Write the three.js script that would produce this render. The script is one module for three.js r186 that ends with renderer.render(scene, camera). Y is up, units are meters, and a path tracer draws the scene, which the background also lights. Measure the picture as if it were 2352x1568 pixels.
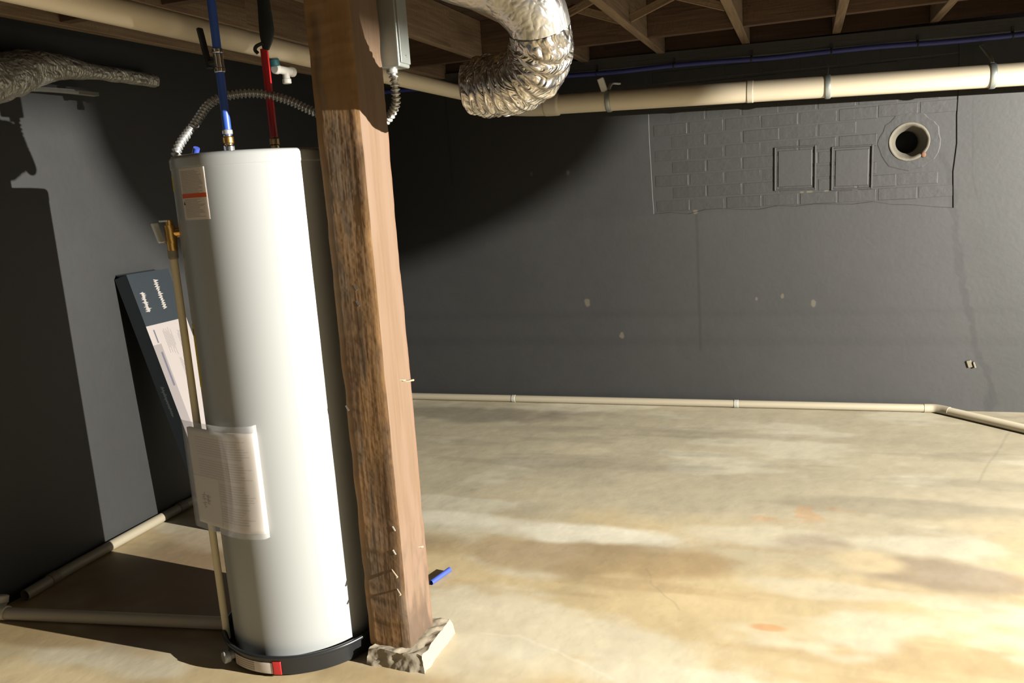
import * as THREE from 'three';
import { RoundedBoxGeometry } from 'three/addons/geometries/RoundedBoxGeometry.js';
import { mergeGeometries, mergeVertices } from 'three/addons/utils/BufferGeometryUtils.js';

// ---------------------------------------------------------------- camera, light, exposure
const scene = new THREE.Scene();
scene.background = new THREE.Color(0x000000);
const D2R = Math.PI / 180;
const camera = new THREE.PerspectiveCamera(2 * Math.atan(784 / 1900) / D2R, 2352 / 1568, 0.05, 40);
camera.rotation.order = 'YXZ';
camera.position.set(0, 1.4, 0);
camera.rotation.set(-10.5 * D2R, 19.8 * D2R, -3.8 * D2R);
scene.add(camera);

const renderer = new THREE.WebGLRenderer({ antialias: true });
renderer.toneMapping = THREE.LinearToneMapping;
renderer.toneMappingExposure = 1.0;
renderer.shadowMap.enabled = true;

const LAMP = new THREE.Vector3(4.0, 1.70, -1.75);          // bulb of the hanging work light, right of the frame
const lamp = new THREE.PointLight(new THREE.Color().setRGB(1, 0.965, 0.89), 450, 0, 2);
lamp.position.copy(LAMP);
lamp.castShadow = true;
lamp.shadow.mapSize.set(2048, 2048);
lamp.shadow.radius = 0.7;
lamp.shadow.bias = -0.0005;
scene.add(lamp);

// ---------------------------------------------------------------- random and noise
let seed = 20240611;
function rnd() { seed = (seed * 1664525 + 1013904223) >>> 0; return seed / 4294967296; }
const rr = (a, b) => a + (b - a) * rnd();
function h2(x, y, s) {
  let n = Math.imul(x, 374761393) ^ Math.imul(y, 668265263) ^ Math.imul(s, 2147483647 - 1640531527);
  n = Math.imul(n ^ (n >>> 13), 1274126177);
  return ((n ^ (n >>> 16)) >>> 0) / 4294967296;
}
function vnoise(x, y, s = 1) {
  const xi = Math.floor(x), yi = Math.floor(y), fx = x - xi, fy = y - yi;
  const u = fx * fx * (3 - 2 * fx), v = fy * fy * (3 - 2 * fy);
  const a = h2(xi, yi, s), b = h2(xi + 1, yi, s), c = h2(xi, yi + 1, s), d = h2(xi + 1, yi + 1, s);
  return a + (b - a) * u + (c - a) * v + (a - b - c + d) * u * v;
}
function fbm(x, y, o = 4, s = 1) {
  let t = 0, a = 0.5, n = 0;
  for (let i = 0; i < o; i++) { t += a * vnoise(x, y, s + i * 17); n += a; a *= 0.5; x = x * 2.03 + 7.1; y = y * 2.03 + 3.7; }
  return t / n;
}
// noise that repeats after one unit in u and v
function tnoise(u, v, f, o = 4, s = 1) {
  let t = 0, a = 0.5, n = 0;
  for (let i = 0; i < o; i++) {
    const x = u * f, y = v * f, xi = Math.floor(x), yi = Math.floor(y), fx = x - xi, fy = y - yi, w = (q) => ((q % f) + f) % f;
    const p = fx * fx * (3 - 2 * fx), q = fy * fy * (3 - 2 * fy), k = s + i * 17;
    const A = h2(w(xi), w(yi), k), B = h2(w(xi + 1), w(yi), k), C = h2(w(xi), w(yi + 1), k), D = h2(w(xi + 1), w(yi + 1), k);
    t += a * (A + (B - A) * p + (C - A) * q + (A - B - C + D) * p * q); n += a; a *= 0.5; f *= 2;
  }
  return t / n;
}
const clamp = (x, a = 0, b = 1) => Math.min(b, Math.max(a, x));
const sstep = (a, b, x) => { const t = clamp((x - a) / (b - a)); return t * t * (3 - 2 * t); };
const mix = (a, b, t) => a + (b - a) * t;
const toS = (l) => { l = clamp(l); return l <= 0.0031308 ? 12.92 * l : 1.055 * Math.pow(l, 1 / 2.4) - 0.055; };

// a computed texture: fn(u, v) -> [r, g, b] linear, over [0, 1]; repeat is set so that uv in metres maps x0..x1, y0..y1
function colourTex(w, h, [x0, x1], [y0, y1], fn) {
  const d = new Uint8Array(w * h * 4);
  for (let j = 0; j < h; j++) for (let i = 0; i < w; i++) {
    const c = fn(mix(x0, x1, (i + 0.5) / w), mix(y0, y1, (j + 0.5) / h)), k = (j * w + i) * 4;
    d[k] = 255 * toS(c[0]); d[k + 1] = 255 * toS(c[1]); d[k + 2] = 255 * toS(c[2]); d[k + 3] = 255;
  }
  return finish(d, w, h, [x0, x1], [y0, y1], true);
}
function greyTex(w, h, xr, yr, fn) {
  const d = new Uint8Array(w * h * 4);
  for (let j = 0; j < h; j++) for (let i = 0; i < w; i++) {
    const c = 255 * clamp(fn(mix(xr[0], xr[1], (i + 0.5) / w), mix(yr[0], yr[1], (j + 0.5) / h))), k = (j * w + i) * 4;
    d[k] = d[k + 1] = d[k + 2] = c; d[k + 3] = 255;
  }
  return finish(d, w, h, xr, yr, false);
}
function finish(d, w, h, xr, yr, srgb) {
  const t = new THREE.DataTexture(d, w, h, THREE.RGBAFormat);
  t.magFilter = THREE.LinearFilter; t.minFilter = THREE.LinearFilter;
  t.wrapS = t.wrapT = THREE.RepeatWrapping;
  if (srgb) t.colorSpace = THREE.SRGBColorSpace;
  t.repeat.set(1 / (xr[1] - xr[0]), 1 / (yr[1] - yr[0]));
  t.offset.set(-xr[0] / (xr[1] - xr[0]), -yr[0] / (yr[1] - yr[0]));
  t.needsUpdate = true;
  return t;
}

// ---------------------------------------------------------------- materials
const col = (r, g, b) => new THREE.Color().setRGB(r, g, b);
const std = (c, rough, extra = {}) => new THREE.MeshStandardMaterial({ color: col(...c), roughness: rough, ...extra });
const phys = (c, rough, extra = {}) => new THREE.MeshPhysicalMaterial({ color: col(...c), roughness: rough, ...extra });

// floor: bare concrete slab, x -2.95..5.35, z -5.35..2.65 (uv = x, -z)
const blob = (x, z, cx, cz, rx, rz, s, wob = 0.5) => {
  const n = (fbm(x * 3.1, z * 3.1, 4, s) - 0.5) * 2 * wob;
  const d = Math.hypot((x - cx) / rx, (z - cz) / rz) + n;
  return 1 - sstep(0.55, 1.15, d);
};
const seg = (x, z, pts, w) => {
  let best = 9;
  for (let i = 0; i + 1 < pts.length; i++) {
    const [ax, az] = pts[i], [bx, bz] = pts[i + 1], dx = bx - ax, dz = bz - az;
    const t = clamp(((x - ax) * dx + (z - az) * dz) / (dx * dx + dz * dz));
    best = Math.min(best, Math.hypot(x - ax - dx * t, z - az - dz * t));
  }
  return 1 - sstep(w * 0.4, w, best);
};
const lerp3 = (a, b, t) => [mix(a[0], b[0], t), mix(a[1], b[1], t), mix(a[2], b[2], t)];
const floorMap = colourTex(2000, 1960, [-2.95, 5.35], [-2.65, 5.35], (x, mz) => {
  const z = -mz;
  const big = fbm(x * 0.8 + 3, z * 1.1, 3, 5), mid = fbm(x * 2.6, z * 3.4, 4, 21), fine = fbm(x * 18, z * 18, 3, 41), streak = fbm(x * 1.6 + 9, z * 7.5, 4, 77);
  const tan = [0.60, 0.47, 0.262], grey = [0.545, 0.475, 0.325], brown = [0.36, 0.235, 0.105], pale = [0.70, 0.64, 0.48], rust = [0.62, 0.33, 0.14], plum = [0.33, 0.25, 0.17], dark = [0.25, 0.215, 0.155];
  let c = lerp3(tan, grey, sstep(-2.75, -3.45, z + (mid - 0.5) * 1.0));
  c = lerp3(c, brown, 0.4 * sstep(0.5, 0.72, streak) * sstep(-3.6, -2.5, z));
  c = lerp3(c, pale, 0.7 * sstep(0.55, 0.72, fbm(x * 2.1 + 4, z * 4.3 + 2, 4, 99)));
  c = lerp3(c, dark, 0.3 * sstep(0.54, 0.75, streak) * (1 - sstep(-3.8, -3.1, z)));
  c = lerp3(c, [0.38, 0.26, 0.125], 0.7 * blob(x, z, -1.0, -2.85, 0.75, 0.16, 13, 0.6));
  c = lerp3(c, [0.78, 0.72, 0.56], 0.9 * blob(x, z, -1.45, -3.12, 0.40, 0.085, 23, 0.5));
  c = lerp3(c, [0.80, 0.74, 0.58], 0.95 * blob(x, z, -0.80, -3.07, 0.42, 0.10, 29, 0.6));
  c = lerp3(c, pale, 0.6 * blob(x, z, -0.10, -3.18, 0.4, 0.10, 31, 0.7));
  c = lerp3(c, dark, 0.7 * blob(x, z, -2.0, -4.72, 0.75, 0.17, 37, 0.6));
  c = lerp3(c, dark, 0.18 * blob(x, z, -0.9, -3.85, 0.9, 0.22, 39, 0.9));
  c = lerp3(c, dark, 0.35 * blob(x, z, 0.4, -3.55, 0.5, 0.10, 40, 0.7));
  c = lerp3(c, dark, 0.2 * blob(x, z, -0.5, -4.45, 1.5, 0.07, 42, 0.7));
  c = lerp3(c, plum, 0.9 * sstep(0.3, 0.6, mid) * blob(x, z, 0.02, -3.06, 0.28, 0.16, 43, 0.7));
  c = lerp3(c, plum, 0.75 * blob(x, z, 0.42, -2.96, 0.27, 0.13, 47, 0.7));
  c = lerp3(c, [0.68, 0.55, 0.33], 0.9 * blob(x, z, 0.20, -3.03, 0.13, 0.10, 53, 0.5));
  c = lerp3(c, pale, 0.5 * blob(x, z, 0.25, -2.77, 0.5, 0.07, 55, 0.6));
  c = lerp3(c, rust, 0.45 * blob(x, z, -0.10, -3.42, 0.30, 0.12, 59, 0.5) * sstep(0.5, 0.68, fbm(x * 9, z * 12, 3, 58)));
  c = lerp3(c, rust, 0.75 * blob(x, z, -0.11, -2.48, 0.055, 0.022, 61, 0.4));
  c = lerp3(c, pale, 0.8 * blob(x, z, -0.35, -2.14, 0.5, 0.09, 67, 0.8));
  c = lerp3(c, pale, 0.5 * blob(x, z, -0.9, -2.1, 0.3, 0.12, 69, 0.8));
  // left of the heater: brown slab behind the cross pipe; yellower slab in front, lightened against the lamp falloff
  c = lerp3(c, [0.33, 0.225, 0.125], 0.9 * blob(x, z, -2.2, -2.35, 0.62, 0.42, 71, 0.4));
  c = lerp3(c, [0.62, 0.50, 0.34], 0.7 * blob(x, z, -2.45, -2.72, 0.24, 0.14, 73, 0.6));
  c = lerp3(c, [0.40, 0.28, 0.13], 0.8 * blob(x, z, -2.45, -1.9, 0.40, 0.07, 79, 0.6));
  c = lerp3(c, [0.78, 0.62, 0.36], 0.85 * blob(x, z, -2.2, -1.62, 0.75, 0.17, 83, 0.35));
  const crack = seg(x + (fbm(z * 9, x * 9, 2, 3) - 0.5) * 0.05, z, [[-0.56, -2.80], [-0.50, -2.68], [-0.38, -2.53]], 0.005) * 0.25
    + seg(x, z + (mid - 0.5) * 0.05, [[1.0, -4.7], [0.82, -4.2], [0.72, -3.9]], 0.008) * 0.25;
  c = lerp3(c, dark, crack);
  c = lerp3(c, [0.80, 0.72, 0.56], 0.35 * seg(x, z + (fine - 0.5) * 0.03, [[-0.98, -2.25], [-0.86, -2.27], [-0.70, -2.20], [-0.52, -2.10]], 0.008));
  const k = mix(0.62, 0.68, sstep(-3.9, -2.1, z)) * mix(1, 0.74, sstep(-0.9, 1.0, x)) * (0.86 + 0.28 * mid * (0.7 + 0.6 * big) + 0.16 * (fine - 0.5));  // lamp falloff corrected in the colour: darker to the right and far off
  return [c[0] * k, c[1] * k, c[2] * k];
});
const floorBump = greyTex(512, 512, [0, 1.3], [0, 1.3], (x, y) => tnoise(x / 1.3, y / 1.3, 16, 5, 7));
const M = {};
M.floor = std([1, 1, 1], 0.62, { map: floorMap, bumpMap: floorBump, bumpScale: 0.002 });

// painted masonry (uv in metres)
const paint = (tone, s) => (x, y) => {
  const n = fbm(x * 1.7, y * 1.7, 4, s), f = fbm(x * 22, y * 22, 3, s + 5);
  let k = tone * (0.82 + 0.36 * n + 0.14 * (f - 0.5));
  return k;
};
const chips = [[-1.303, 0.652, 0.032], [-1.087, 0.44, 0.026], [-0.268, 0.661, 0.013], [-0.121, 0.671, 0.02], [0.05, 0.63, 0.025], [-1.382, 1.468, 0.02], [-1.62, 1.478, 0.015], [-0.612, 1.197, 0.024], [-0.01, 1.268, 0.02], [0.03, 1.262, 0.026], [0.12, 1.258, 0.02], [0.27, 1.258, 0.03], [0.36, 1.31, 0.014]];
const backCrack = [[0.70, 1.42], [0.744, 1.225], [0.78, 1.0], [0.80, 0.845], [0.868, 0.507], [0.88, 0.384], [0.955, 0.24], [0.965, 0.15], [0.985, 0.0]];
const P0 = paint(0.019, 3);
const backFn = (x, y) => {
  let k = P0(x, y);
  let band = (sstep(0.54, 0.57, y) - sstep(0.57, 0.62, y)) * 0.12 + (sstep(0.36, 0.39, y) - sstep(0.40, 0.46, y)) * 0.12;
  k *= 1 - band;
  if (y > 1.18) k *= 0.93;
  k *= 1 - 0.35 * seg(x + (fbm(x * 14, y * 14, 3, 91) - 0.5) * 0.06, y, backCrack, 0.026);
  k *= 1 - 0.4 * seg(x, y, [[-2.17, 2.1], [-2.165, 1.45]], 0.012) - 0.3 * seg(x, y, [[0.829, 2.0], [0.85, 1.3], [0.875, 1.18]], 0.006);
  k *= 1 - 0.25 * seg(x, y, [[-0.605, 1.19], [-0.6, 0.35]], 0.012);
  const right = sstep(0.75, 1.0, x + (0.8 - y) * -0.12);  // right end darkened to offset lamp falloff; the slight green is its own
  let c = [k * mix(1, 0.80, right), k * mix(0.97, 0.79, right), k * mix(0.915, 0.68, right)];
  for (const [cx, cy, r] of chips) {
    const d = Math.hypot((x - cx) / (0.62 * r), (y - cy) / r) + (fbm(x * 60, y * 60, 2, 8) - 0.5) * 0.8;
    c = lerp3(c, [0.07, 0.058, 0.04], 0.75 * (1 - sstep(0.6, 1, d)));
  }
  return c;
};
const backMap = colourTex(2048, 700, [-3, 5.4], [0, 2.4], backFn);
const P1 = paint(0.0195, 33);
const sideMap = colourTex(1024, 512, [-5.4, 2.7], [0, 2.4], (x, y) => { const k = P1(x, y); return [k, k * 0.985, k * 0.95]; });
const wallBump = greyTex(512, 512, [0, 1.1], [0, 1.1], (x, y) => 0.6 * tnoise(x / 1.1, y / 1.1, 8, 4, 12) + 0.4 * tnoise(x / 1.1, y / 1.1, 60, 3, 15));
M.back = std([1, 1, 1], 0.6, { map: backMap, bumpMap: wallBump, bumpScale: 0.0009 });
M.side = std([1, 1, 1], 0.6, { map: sideMap, bumpMap: wallBump, bumpScale: 0.0009 });
M.brick = std([0.0162, 0.0156, 0.0143], 0.6, { bumpMap: wallBump, bumpScale: 0.002 });
M.brickDark = std([0.015, 0.0145, 0.0136], 0.6, { bumpMap: wallBump, bumpScale: 0.002 });
M.plate = std([0.024, 0.0234, 0.0226], 0.5, { bumpMap: wallBump, bumpScale: 0.001 });

// timber, grain along u (metres)
const woodTex = (base, dark, s, freq = 60) => colourTex(1024, 256, [0, 2], [0, 0.25], (x, y) => {
  const w = fbm(x * 1.4, y * 9, 3, s) * 0.08;
  const g = fbm(x * 5, (y + w) * freq * 2, 4, s + 3), st = fbm(x * 2.2, y * 10, 4, s + 9);
  const c = lerp3(dark, base, clamp(0.25 + 0.95 * g - 0.35 * sstep(0.52, 0.75, st)));
  return c;
});
const woodBump = greyTex(1024, 256, [0, 2], [0, 0.25], (x, y) => 0.6 * fbm(x * 6, y * 110, 3, 55) + 0.4 * vnoise(x * 160 + fbm(x * 3, y * 9, 2, 4) * 9, y * 10, 56));
M.joist = std([1, 1, 1], 0.85, { map: woodTex([0.21, 0.145, 0.087], [0.095, 0.058, 0.032], 100), bumpMap: woodBump, bumpScale: 0.003 });
M.block = std([1, 1, 1], 0.88, { map: woodTex([0.10, 0.058, 0.032], [0.045, 0.024, 0.013], 120), bumpMap: woodBump, bumpScale: 0.003 });
M.plank = std([1, 1, 1], 0.9, { map: woodTex([0.05, 0.025, 0.013], [0.022, 0.011, 0.006], 140), bumpMap: woodBump, bumpScale: 0.003 });

// the post: u along its height, v across; four strips of the map, one for each face (front weathered and saw-marked, its colour raised against the grazing light; right planed)
const postMap = colourTex(1400, 320, [0, 2.2], [0, 0.64], (x, y) => {
  const face = Math.min(3, Math.floor(y / 0.16)), v = y - face * 0.16;
  const g = fbm(x * 5, y * 130, 4, 300 + face), st = fbm(x * 3.2, y * 22, 4, 330 + face), f = fbm(x * 26, y * 40, 3, 320);
  if (face === 1) {
    let c = lerp3([0.103, 0.060, 0.031], [0.144, 0.091, 0.053], clamp(0.2 + 0.8 * g));
    c = lerp3(c, [0.154, 0.100, 0.066], 0.5 * sstep(0.45, 0.65, st));
    c = lerp3(c, [0.044, 0.026, 0.014], 0.7 * (1 - sstep(0.02, 0.5, x + (f - 0.5) * 0.35)) * sstep(0.35, 0.6, fbm(x * 8, y * 30, 3, 344)));
    return lerp3(c, [0.165, 0.076, 0.041], 0.5 * sstep(0.135, 0.15, v));
  }
  const saw = vnoise(x * 52 + Math.sin(v * 22 + x) * 0.7 + v * 7, v * 5, 350 + face);
  let c = lerp3([0.070, 0.040, 0.021], [0.240, 0.135, 0.058], clamp(0.15 + 0.55 * g + 0.35 * (saw - 0.35)));
  c = lerp3(c, [0.180, 0.147, 0.108], 0.45 * sstep(0.5, 0.7, st));
  c = lerp3(c, [0.277, 0.150, 0.054], 0.6 * sstep(0.5, 0.66, fbm(x * 4 + 7, y * 16, 3, 360)));
  return lerp3(c, [0.313, 0.180, 0.072], 0.55 * (1 - sstep(0.006, 0.03, v)));
});
const postBump = greyTex(1400, 320, [0, 2.2], [0, 0.64], (x, y) => {
  const face = Math.min(3, Math.floor(y / 0.16)), v = y - face * 0.16;
  if (face === 1) return 0.5 + 0.25 * (fbm(x * 8, y * 120, 4, 301) - 0.5);
  const saw = vnoise(x * 52 + Math.sin(v * 22 + x) * 0.7 + v * 7, v * 5, 350 + face);
  return 0.25 * fbm(x * 10, y * 120, 4, 311) + 0.55 * saw + 0.2 * fbm(x * 70, y * 70, 2, 312);
});
M.post = std([1, 1, 1], 0.8, { map: postMap, bumpMap: postBump, bumpScale: 0.0036 });
M.pad = std([0.27, 0.23, 0.165], 0.9, { bumpMap: floorBump, bumpScale: 0.012 });

M.enamel = phys([0.295, 0.303, 0.296], 0.38, { clearcoat: 0.25, clearcoatRoughness: 0.2 });
M.enamelCap = phys([0.295, 0.303, 0.296], 0.35, { clearcoat: 0.3, clearcoatRoughness: 0.15 });
M.brass = std([0.72, 0.42, 0.12], 0.3, { metalness: 1 });
M.chrome = std([0.86, 0.88, 0.9], 0.18, { metalness: 1 });
M.steel = std([0.55, 0.55, 0.53], 0.36, { metalness: 0.75 });
M.galv = std([0.40, 0.43, 0.40], 0.45, { metalness: 0.7 });
M.pvc = phys([0.60, 0.52, 0.38], 0.42, { bumpMap: floorBump, bumpScale: 0.0006 });
M.pvcLit = phys([0.25, 0.218, 0.155], 0.5);  // darker copy of the dusty pipe plastic, set for direct lamp light
M.pvcShaded = phys([0.42, 0.365, 0.265], 0.5);  // lighter copy of the same plastic, for pipes in shade
M.pvcFit = phys([0.50, 0.445, 0.34], 0.42);
M.cpvc = phys([0.66, 0.57, 0.38], 0.45);
M.white = phys([0.72, 0.70, 0.64], 0.4);
M.blue = phys([0.028, 0.075, 0.34], 0.4);
M.blueFar = phys([0.03, 0.038, 0.19], 0.5);
M.blueCut = phys([0.045, 0.075, 0.36], 0.4);
M.red = phys([0.42, 0.012, 0.014], 0.4);
M.black = std([0.012, 0.012, 0.012], 0.6);
M.blackPlastic = phys([0.014, 0.015, 0.016], 0.32);
M.foam = std([0.010, 0.013, 0.012], 0.85);
M.teal = std([0.01, 0.09, 0.10], 0.6);
const crinkle = greyTex(512, 512, [0, 0.4], [0, 0.4], (x, y) => {
  const a = Math.abs(tnoise(x / 0.4, y / 0.4, 12, 3, 401) - 0.5) * 2, b = Math.abs(tnoise(x / 0.4, y / 0.4, 28, 2, 402) - 0.5) * 2;
  return 0.7 * a + 0.3 * b;
});
M.foil = std([0.50, 0.475, 0.44], 0.26, { metalness: 1, bumpMap: crinkle, bumpScale: 0.012 });
M.foilSmooth = std([0.50, 0.485, 0.455], 0.36, { metalness: 0.85, bumpMap: crinkle, bumpScale: 0.004 });
M.foilDull = std([0.42, 0.41, 0.37], 0.45, { metalness: 0.55, bumpMap: crinkle, bumpScale: 0.014 });
M.sill = std([0.046, 0.044, 0.04], 0.7, { bumpMap: woodBump, bumpScale: 0.002 });
M.clay = std([0.085, 0.075, 0.055], 0.75, { bumpMap: floorBump, bumpScale: 0.006 });
M.rustClay = std([0.10, 0.042, 0.02], 0.8);
M.flueBlack = std([0.006, 0.006, 0.006], 1);  // near-black end of the flue hole
M.film = phys([0.95, 0.95, 0.95], 0.25, { transmission: 0.92, thickness: 0, ior: 1.4 });
M.paper = std([0.68, 0.62, 0.55], 0.8);
M.yellow = std([0.55, 0.43, 0.03], 0.6);
M.carton = std([0.016, 0.021, 0.026], 0.55);
M.straw = std([0.3, 0.23, 0.15], 0.8);

// ---------------------------------------------------------------- naming and geometry helpers
const used = new Map();
function numbered(name) {
  const n = used.get(name) || 0; used.set(name, n + 1);
  return n ? `${name}_${String(n).padStart(3, '0')}` : name;
}
function tag(o, label, category, group) { o.userData = { label, category, ...(group ? { group } : {}) }; return o; }
function shade(o) { o.castShadow = o.receiveShadow = true; return o; }
function thing(name, label, category, group, p = [0, 0, 0]) {
  const o = new THREE.Group(); o.name = numbered(name); o.position.set(...p); scene.add(o);
  return tag(o, label, category, group);
}
function obj(name, geo, mat, parent = scene) {
  const g = Array.isArray(geo) ? merge(geo) : geo;
  const m = shade(new THREE.Mesh(g, mat));
  m.name = parent === scene ? numbered(name) : name + (() => { const k = parent.children.filter((c) => c.userData.base === name).length; return k ? `_${String(k).padStart(3, '0')}` : ''; })();
  m.userData.base = name;
  parent.add(m);
  return m;
}
function struct(name, geo, mat) { const m = obj(name, geo, mat); m.userData = { kind: 'structure' }; return m; }
function merge(list) {
  return mergeGeometries(list.map((g) => {
    const n = g.index ? g.toNonIndexed() : g;
    for (const k of Object.keys(n.attributes)) if (!['position', 'normal', 'uv'].includes(k)) n.deleteAttribute(k);
    n.morphAttributes = {};
    return n;
  }), false);
}
// uv in metres from the dominant normal; 'long' = axis that the grain follows
function metreUV(g, long = null, off = 0) {
  if (g.index) g = g.toNonIndexed();
  const p = g.attributes.position, n = g.attributes.normal, uv = new Float32Array(p.count * 2);
  for (let i = 0; i < p.count; i += 3) {
    const a = [0, 0, 0];
    for (let k = 0; k < 3; k++) { a[0] += Math.abs(n.getX(i + k)); a[1] += Math.abs(n.getY(i + k)); a[2] += Math.abs(n.getZ(i + k)); }
    const ax = a[0] > a[1] && a[0] > a[2] ? 0 : a[1] > a[2] ? 1 : 2;
    for (let k = 0; k < 3; k++) {
      const q = [p.getX(i + k), p.getY(i + k), p.getZ(i + k)];
      let u, v;
      if (ax === 0) { u = q[2]; v = q[1]; } else if (ax === 1) { u = q[0]; v = -q[2]; } else { u = q[0]; v = q[1]; }
      if (long !== null) { u = q[long]; v = q[[0, 1, 2].find((m) => m !== long && m !== ax)] ?? q[(ax + 1) % 3]; if (ax === long) { u = q[(ax + 1) % 3]; v = q[(ax + 2) % 3]; } }
      uv[(i + k) * 2] = u + off; uv[(i + k) * 2 + 1] = v + off * 0.37;
    }
  }
  g.setAttribute('uv', new THREE.BufferAttribute(uv, 2));
  return g;
}
function box(x0, x1, y0, y1, z0, z1, r = 0) {
  const w = x1 - x0, h = y1 - y0, d = z1 - z0;
  const g = r ? new RoundedBoxGeometry(w, h, d, 2, r) : new THREE.BoxGeometry(w, h, d);
  g.translate((x0 + x1) / 2, (y0 + y1) / 2, (z0 + z1) / 2);
  return g;
}
const V = (x, y, z) => new THREE.Vector3(x, y, z);
const curve = (pts, tension = 0.5) => new THREE.CatmullRomCurve3(pts.map((p) => V(...p)), false, 'catmullrom', tension);
// swept tube: rad(t, angle) -> radius; caps: closed ends; wall: hollow ends with that thickness
function sweep(c, n, m, rad, { cap = true, hollow = 0, t0 = 0, t1 = 1 } = {}) {
  const L = c.getLength(), P = [], N = [], B = [], T = [];
  for (let i = 0; i <= n; i++) { const t = t0 + (t1 - t0) * i / n; P.push(c.getPointAt(t)); T.push(c.getTangentAt(t).normalize()); }
  let nn = Math.abs(T[0].y) < 0.9 ? V(0, 1, 0) : V(1, 0, 0);
  nn.sub(T[0].clone().multiplyScalar(nn.dot(T[0]))).normalize();
  for (let i = 0; i <= n; i++) { nn = nn.clone().sub(T[i].clone().multiplyScalar(nn.dot(T[i]))).normalize(); N.push(nn); B.push(T[i].clone().cross(nn)); }
  const pos = [], uv = [], idx = [];
  const ring = (i, k) => {
    const t = i / n;
    for (let j = 0; j <= m; j++) {
      const a = 2 * Math.PI * (j % m) / m, r = rad(t, a) - k;
      const q = P[i].clone().addScaledVector(N[i], Math.cos(a) * r).addScaledVector(B[i], Math.sin(a) * r);
      pos.push(q.x, q.y, q.z); uv.push((t0 + (t1 - t0) * t) * L, j / m * 2 * Math.PI * rad(t, 0));
    }
  };
  for (let i = 0; i <= n; i++) ring(i, 0);
  const w = m + 1;
  for (let i = 0; i < n; i++) for (let j = 0; j < m; j++) { const a = i * w + j; idx.push(a, a + 1, a + w, a + 1, a + w + 1, a + w); }
  if (hollow) {
    const o = pos.length / 3;
    for (let i = 0; i <= n; i++) ring(i, hollow);
    for (let i = 0; i < n; i++) for (let j = 0; j < m; j++) { const a = o + i * w + j; idx.push(a, a + w, a + 1, a + 1, a + w, a + w + 1); }
    for (let j = 0; j < m; j++) { idx.push(j, o + j, j + 1, j + 1, o + j, o + j + 1); const a = n * w + j; idx.push(a, a + 1, o + a, a + 1, o + a + 1, o + a); }
  }
  let g = new THREE.BufferGeometry();
  g.setAttribute('position', new THREE.Float32BufferAttribute(pos, 3));
  g.setAttribute('uv', new THREE.Float32BufferAttribute(uv, 2));
  g.setIndex(idx);
  g.computeVertexNormals();
  // join the normals of the seam
  const nr = g.attributes.normal;
  for (let i = 0; i < pos.length / 3; i += w) {
    const s = V(nr.getX(i) + nr.getX(i + m), nr.getY(i) + nr.getY(i + m), nr.getZ(i) + nr.getZ(i + m)).normalize();
    nr.setXYZ(i, s.x, s.y, s.z); nr.setXYZ(i + m, s.x, s.y, s.z);
  }
  if (cap && !hollow) {
    const list = [g.toNonIndexed()];
    for (const [i, s] of [[0, -1], [n, 1]]) {
      const q = [], u = [], nn2 = [];
      for (let j = 0; j < m; j++) {
        const tri = [P[i], ...[j, (j + 1) % m].map((k) => { const b = (i * w + k) * 3; return V(pos[b], pos[b + 1], pos[b + 2]); })];
        if (s < 0) tri.reverse();
        for (const v of tri) { q.push(v.x, v.y, v.z); u.push(v.x, v.y); nn2.push(T[i].x * s, T[i].y * s, T[i].z * s); }
      }
      const cg = new THREE.BufferGeometry();
      cg.setAttribute('position', new THREE.Float32BufferAttribute(q, 3)); cg.setAttribute('normal', new THREE.Float32BufferAttribute(nn2, 3)); cg.setAttribute('uv', new THREE.Float32BufferAttribute(u, 2));
      list.push(cg);
    }
    g = merge(list);
  }
  return g;
}
const tube = (pts, r, n = 24, m = 20, o = {}) => sweep(pts.length === 2 ? new THREE.LineCurve3(V(...pts[0]), V(...pts[1])) : curve(pts), pts.length === 2 ? Math.min(n, 4) : n, m, () => r, o);
const hollowTube = (pts, r, wall, n = 24, m = 20) => tube(pts, r, n, m, { hollow: wall });
// ring (coupling) with soft edges around a straight axis a -> b
function sleeve(a, b, r, m = 24) {
  const c = new THREE.LineCurve3(V(...a), V(...b));
  return sweep(c, 10, m, (t) => r - 0.18 * r * Math.pow(Math.max(0, Math.abs(t - 0.5) * 2 - 0.75) / 0.25, 2));
}
function lathe(pts, seg2 = 96) { return new THREE.LatheGeometry(pts.map(([r, y]) => new THREE.Vector2(r, y)), seg2); }
function canvasTex(w, h, draw) {
  const c = document.createElement('canvas'); c.width = w; c.height = h;
  draw(c.getContext('2d'), w, h);
  const t = new THREE.CanvasTexture(c); t.colorSpace = THREE.SRGBColorSpace; t.magFilter = THREE.LinearFilter;
  return t;
}
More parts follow.
